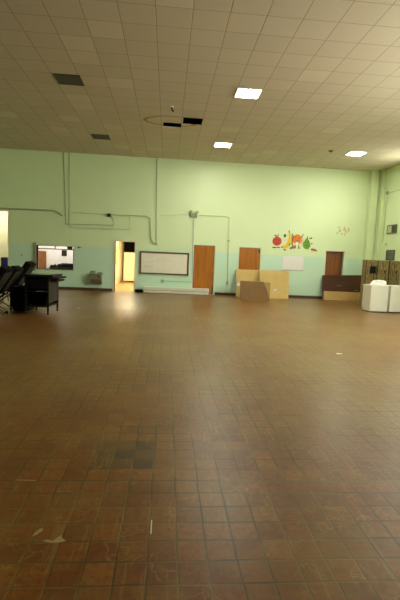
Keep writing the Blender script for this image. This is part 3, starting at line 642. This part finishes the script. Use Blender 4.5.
# vents and conduit on the right wall
def wall_vent(label, y0, y1, z0, z1, half):
    t = thing('wall_vent', label, 'vent', (XR, (y0+y1)/2, z0), group='vents on the right wall')
    w, h_ = (y1-y0)/2, z1-z0
    MB().box((-0.02, -w, 0), (0, w, h_)).build('vent_back', 'ventdark', t); fr = MB()
    for s in (-1, 1): fr.box((-0.04, s*w-0.02, 0), (0, s*w+0.02, h_))
    fr.box((-0.04, -w, -0.02), (0, w, 0.02)).box((-0.04, -w, h_-0.02), (0, w, h_+0.02)).build('vent_frame', 'vent', t)
    sl = MB()
    for q in range(1, 8): sl.box((-0.035, (0 if half else -w), h_*q/8-0.008), (-0.02, w, h_*q/8+0.008))
    sl.build('vent_slats', 'ventlight', t)
    if half: MB().box((-0.03, 0.02, 0.02), (-0.02, w-0.02, h_-0.02)).build('vent_shutter', 'jamb', t)
wall_vent('upper grille on the right wall, half pale and half dark', 16.12, 16.80, 2.88, 3.19, True)
wall_vent('lower grey grille on the right wall just above the streaked cabinets', 16.12, 16.70, 1.80, 2.18, False)
tag(MB().tube([(-0.03, 0, 0), (-0.03, -0.06, 2.05)], 0.012).tube([(-0.03, -0.06, 2.05), (-0.03, -3.2, 2.06)], 0.014).build('conduit', 'pipe', loc=(XR, 17.10, 2.5)), 'conduit turning from vertical to horizontal on the right wall', 'conduit', 'conduits on the walls')
tag(MB().box((-0.07, -0.06, -0.06), (0, 0.06, 0.06), 0.008).build('junction_box', 'pipe_dark', loc=(XR, 17.04, 4.56)), 'small junction box high on the right wall above the grilles', 'junction box')
tag(MB().box((-0.05, -0.05, -0.05), (0, 0.05, 0.05), 0.01).build('outlet_box', 'jamb', loc=(XR, 16.85, 2.45)), 'small pale box on the right wall between the two grilles', 'outlet')

# ------------------------------------------------------------------ dark cart and chairs at the left
t = thing('utility_cart', 'dark metal cart desk on casters with an overhanging top, left of the hatch', 'cart', (-3.11, 10.76, 0), -0.04); t.scale = (1, 1, 1.07)
for sx in (-1, 1):
    for sy in (-1, 1):
        lg = MB().box((sx*0.27-0.02, sy*0.38-0.02, 0.075), (sx*0.27+0.02, sy*0.38+0.02, 0.875)).build('leg', 'blackmetal', t)
        MB().disc((sx*0.27, sy*0.38, 0.035), (1, 0, 0), 0.035, 0.03, 14).box((sx*0.27-0.012, sy*0.38-0.012, 0.04), (sx*0.27+0.012, sy*0.38+0.012, 0.075)).build('caster', 'greymetal', lg)
MB().box((0.268, -0.36, 0.27), (0.285, 0.36, 0.845)).build('side_panel', 'greymetal', t); MB().box((-0.285, -0.36, 0.20), (-0.268, 0.36, 0.845)).build('side_panel', 'blackmetal', t)
MB().box((-0.25, 0.36, 0.20), (0.25, 0.375, 0.845)).build('back_panel', 'blackmetal', t)
MB().box((-0.25, -0.36, 0.17), (0.25, 0.36, 0.195)).build('lower_shelf', 'blackmetal', t); MB().box((-0.25, -0.37, 0.52), (0.25, 0.36, 0.545)).build('middle_shelf', 'blackmetal', t)
MB().box((-0.02, -0.385, 0.523), (0.24, -0.372, 0.54)).build('shelf_edge', 'steel', t)
MB().box((-0.25, -0.395, 0.60), (0.25, -0.36, 0.80), 0.006).build('drawer', 'black', t)
MB().box((0.27, -0.35, 0.18), (0.285, 0.35, 0.21)).build('stretcher', 'blackmetal', t)
MB().box((-0.34, -0.42, 0.855), (0.38, 0.42, 0.915), 0.008).build('top', 'blackmetal', t); MB().box((-0.20, -0.34, 0.915), (0.26, 0.36, 0.919)).build('top_inlay', 'blotter', t)
MB().box((0.30, -0.36, 0.825), (0.50, 0.36, 0.863), 0.005).box((0.30, -0.30, 0.755), (0.46, 0.34, 0.79), 0.005).box((0.285, 0.05, 0.755), (0.30, 0.30, 0.863)).build('side_tray', 'blackmetal', t)
tag(MB().box((-0.16, -0.2, 0), (0.16, 0.2, 0.20), 0.015).build('black_case', 'black', loc=(-3.13, 10.74, 0.209)), 'black case on the lower shelf of the dark cart', 'case')
tag(MB().box((-0.24, -0.30, 0), (0.20, 0.30, 0.62), 0.02).box((-0.20, -0.305, 0.10), (0.16, -0.298, 0.52)).build('equipment_case', 'black', loc=(-3.72, 11.22, 0)), 'black boxy case on the floor between the chairs and the cart', 'case')

def make_chair(label):
    t = thing('rolling_chair', label, 'chair', group='black folding chairs on casters')
    # faces -x, back leans towards +x
    MB().box((-0.25, -0.25, 0.46), (0.22, 0.25, 0.56), 0.03).build('seat', 'black', t, smooth=True)
    th = math.radians(33)
    mt = Matrix.Translation((0.24, 0, 0.56)) @ Matrix.Rotation(th, 4, 'Y')
    MB().box((-0.08, -0.25, 0.0), (0.08, 0.25, 0.68), 0.018, mt).build('backrest', 'black', t, smooth=True)
    MB().box((0.0805, -0.22, 0.06), (0.09, 0.22, 0.60), 0.004, mt).build('back_shell', 'greymetal', t)
    for s in (-1, 1):
        for (xa, xb, m) in ((0.22, -0.26, 'blackmetal'), (-0.20, 0.42, 'legtan')):
            lg = MB().tube([(xa, s*(0.23 if xa > 0 else 0.20), 0.46), (xb, s*(0.23 if xa > 0 else 0.20), 0.09)], 0.018, 8).build('leg', m, t)
            yy = s*(0.23 if xa > 0 else 0.20)
            MB().disc((xb, yy, 0.04), (0, 1, 0), 0.04, 0.03, 14).build('caster', 'blackmetal', lg)
            MB().disc((xb, yy-0.018, 0.04), (0, 1, 0), 0.03, 0.008, 12).box((xb-0.012, yy-0.012, 0.05), (xb+0.012, yy+0.012, 0.10)).build('caster_hub', 'chrome', lg)
        MB().tube([(0.22, s*0.20, 0.52), (0.30, s*0.20, 0.62)], 0.015).build('back_bracket', 'blackmetal', t)
    MB().tube([(-0.26, -0.23, 0.14), (-0.26, 0.23, 0.14)], 0.012).build('stretcher', 'blackmetal', t)
    return t
c0 = make_chair('black padded folding chair on casters cut by the left edge, nearest the viewer'); c0.location = (-4.26, 9.95, 0)
c1 = copy_tree(c0); c1['label'] = 'black padded folding chair on casters just left of the dark cart'; c1.location = (-4.22, 10.50, 0)
c2 = copy_tree(c0); c2['label'] = 'black padded chair whose slanted back rises behind the dark cart'; c2.location = (-4.40, 11.95, 0); c2.scale = (1.07, 1.07, 1.07)
t = thing('blue_stool', 'tall stool with blue padded back behind the black chairs at the left edge', 'stool', (-4.99, 12.9, 0))
MB().box((-0.11, -0.2, 0.88), (0.13, 0.2, 0.95), 0.03).build('seat', 'blue', t, smooth=True) if False else MB().box((-0.2, -0.2, 0.72), (0.2, 0.2, 0.80), 0.03).build('seat', 'blue', t, smooth=True)
MB().box((-0.02, 0.18, 0.86), (0.19, 0.24, 1.31), 0.03).build('backrest', 'blue', t, smooth=True); MB().tube([(0.085, 0.2, 0.74), (0.085, 0.21, 0.90)], 0.02).build('back_post', 'blackmetal', t)
for sx in (-1, 1):
    for sy in (-1, 1): MB().tube([(sx*0.14, sy*0.14, 0.72), (sx*0.2, sy*0.2, 0)], 0.014).build('leg', 'blackmetal', t)

# ------------------------------------------------------------------ scraps on the floor
def on_floor(px, py):
    d = AX_R*((px-200)/F_PX) - AX_U*((py-300)/F_PX) + AX_F; k = -CAM_H/d.z; return d.x*k, d.y*k
x, y = on_floor(339, 353.8)
tag(MB().prism([(-0.05, -0.03, 0), (0.05, -0.02, 0), (0.06, 0.02, 0), (-0.03, 0.04, 0)], (0, 0, 0.004)).build('paper_scrap', 'paper', loc=(x, y, 0)), 'scrap of white paper on the open floor right of centre', 'paper')
x, y = on_floor(78.5, 308)
tag(MB().prism([(-0.04, -0.02, 0), (0.04, -0.02, 0), (0.03, 0.03, 0), (-0.03, 0.04, 0)], (0, 0, 0.006)).build('paper_scrap', 'paper', loc=(x, y, 0)), 'tiny white scrap on the floor right of the dark cart', 'paper')
def smear(name, label, pts, m='smudge'):
    P = [on_floor(*p) for p in pts]; cx = sum(p[0] for p in P)/len(P); cy = sum(p[1] for p in P)/len(P)
    return tag(MB().prism([(a-cx, b-cy, 0) for a, b in P], (0, 0, 0.0012)).build(name, m, loc=(cx, cy, 0)), label, 'paint smear')
smear('paint_smear', 'teardrop tan smear on the near floor tiles at lower left', [(32, 536.5), (35, 533), (39, 529.5), (42.5, 528), (43, 530), (39.5, 532.5), (36, 535)])
smear('paint_smear', 'lumpy tan smear on the near tiles right of the teardrop smear', [(42, 541), (47, 539.5), (53, 541), (58, 537.5), (62, 535), (62, 538), (66, 541), (60, 542.5), (54, 543), (47, 542.5)])
smear('paint_smear', 'thin pale upright streak on a joint at lower centre', [(150.2, 534), (151.2, 520), (152.2, 520), (151.4, 534)], 'board')
smear('paint_smear', 'short pale level streak on the tiles at left', [(15, 479.6), (36, 480), (36, 481.2), (15, 480.6)])

# ------------------------------------------------------------------ light
w = bpy.data.worlds.new('world'); S.world = w; w.use_nodes = True
w.node_tree.nodes['Background'].inputs[0].default_value = (0.7, 0.8, 0.9, 1); w.node_tree.nodes['Background'].inputs[1].default_value = 0.3
S.view_settings.view_transform = 'Standard'; S.view_settings.look = 'None'
S.view_settings.exposure = 1.27; S.view_settings.gamma = 1.0; S.view_settings.use_curve_mapping = False
S.cycles.max_bounces = 10; S.cycles.diffuse_bounces = 6; S.cycles.use_denoising = True
S.cycles.sample_clamp_indirect = 6.0
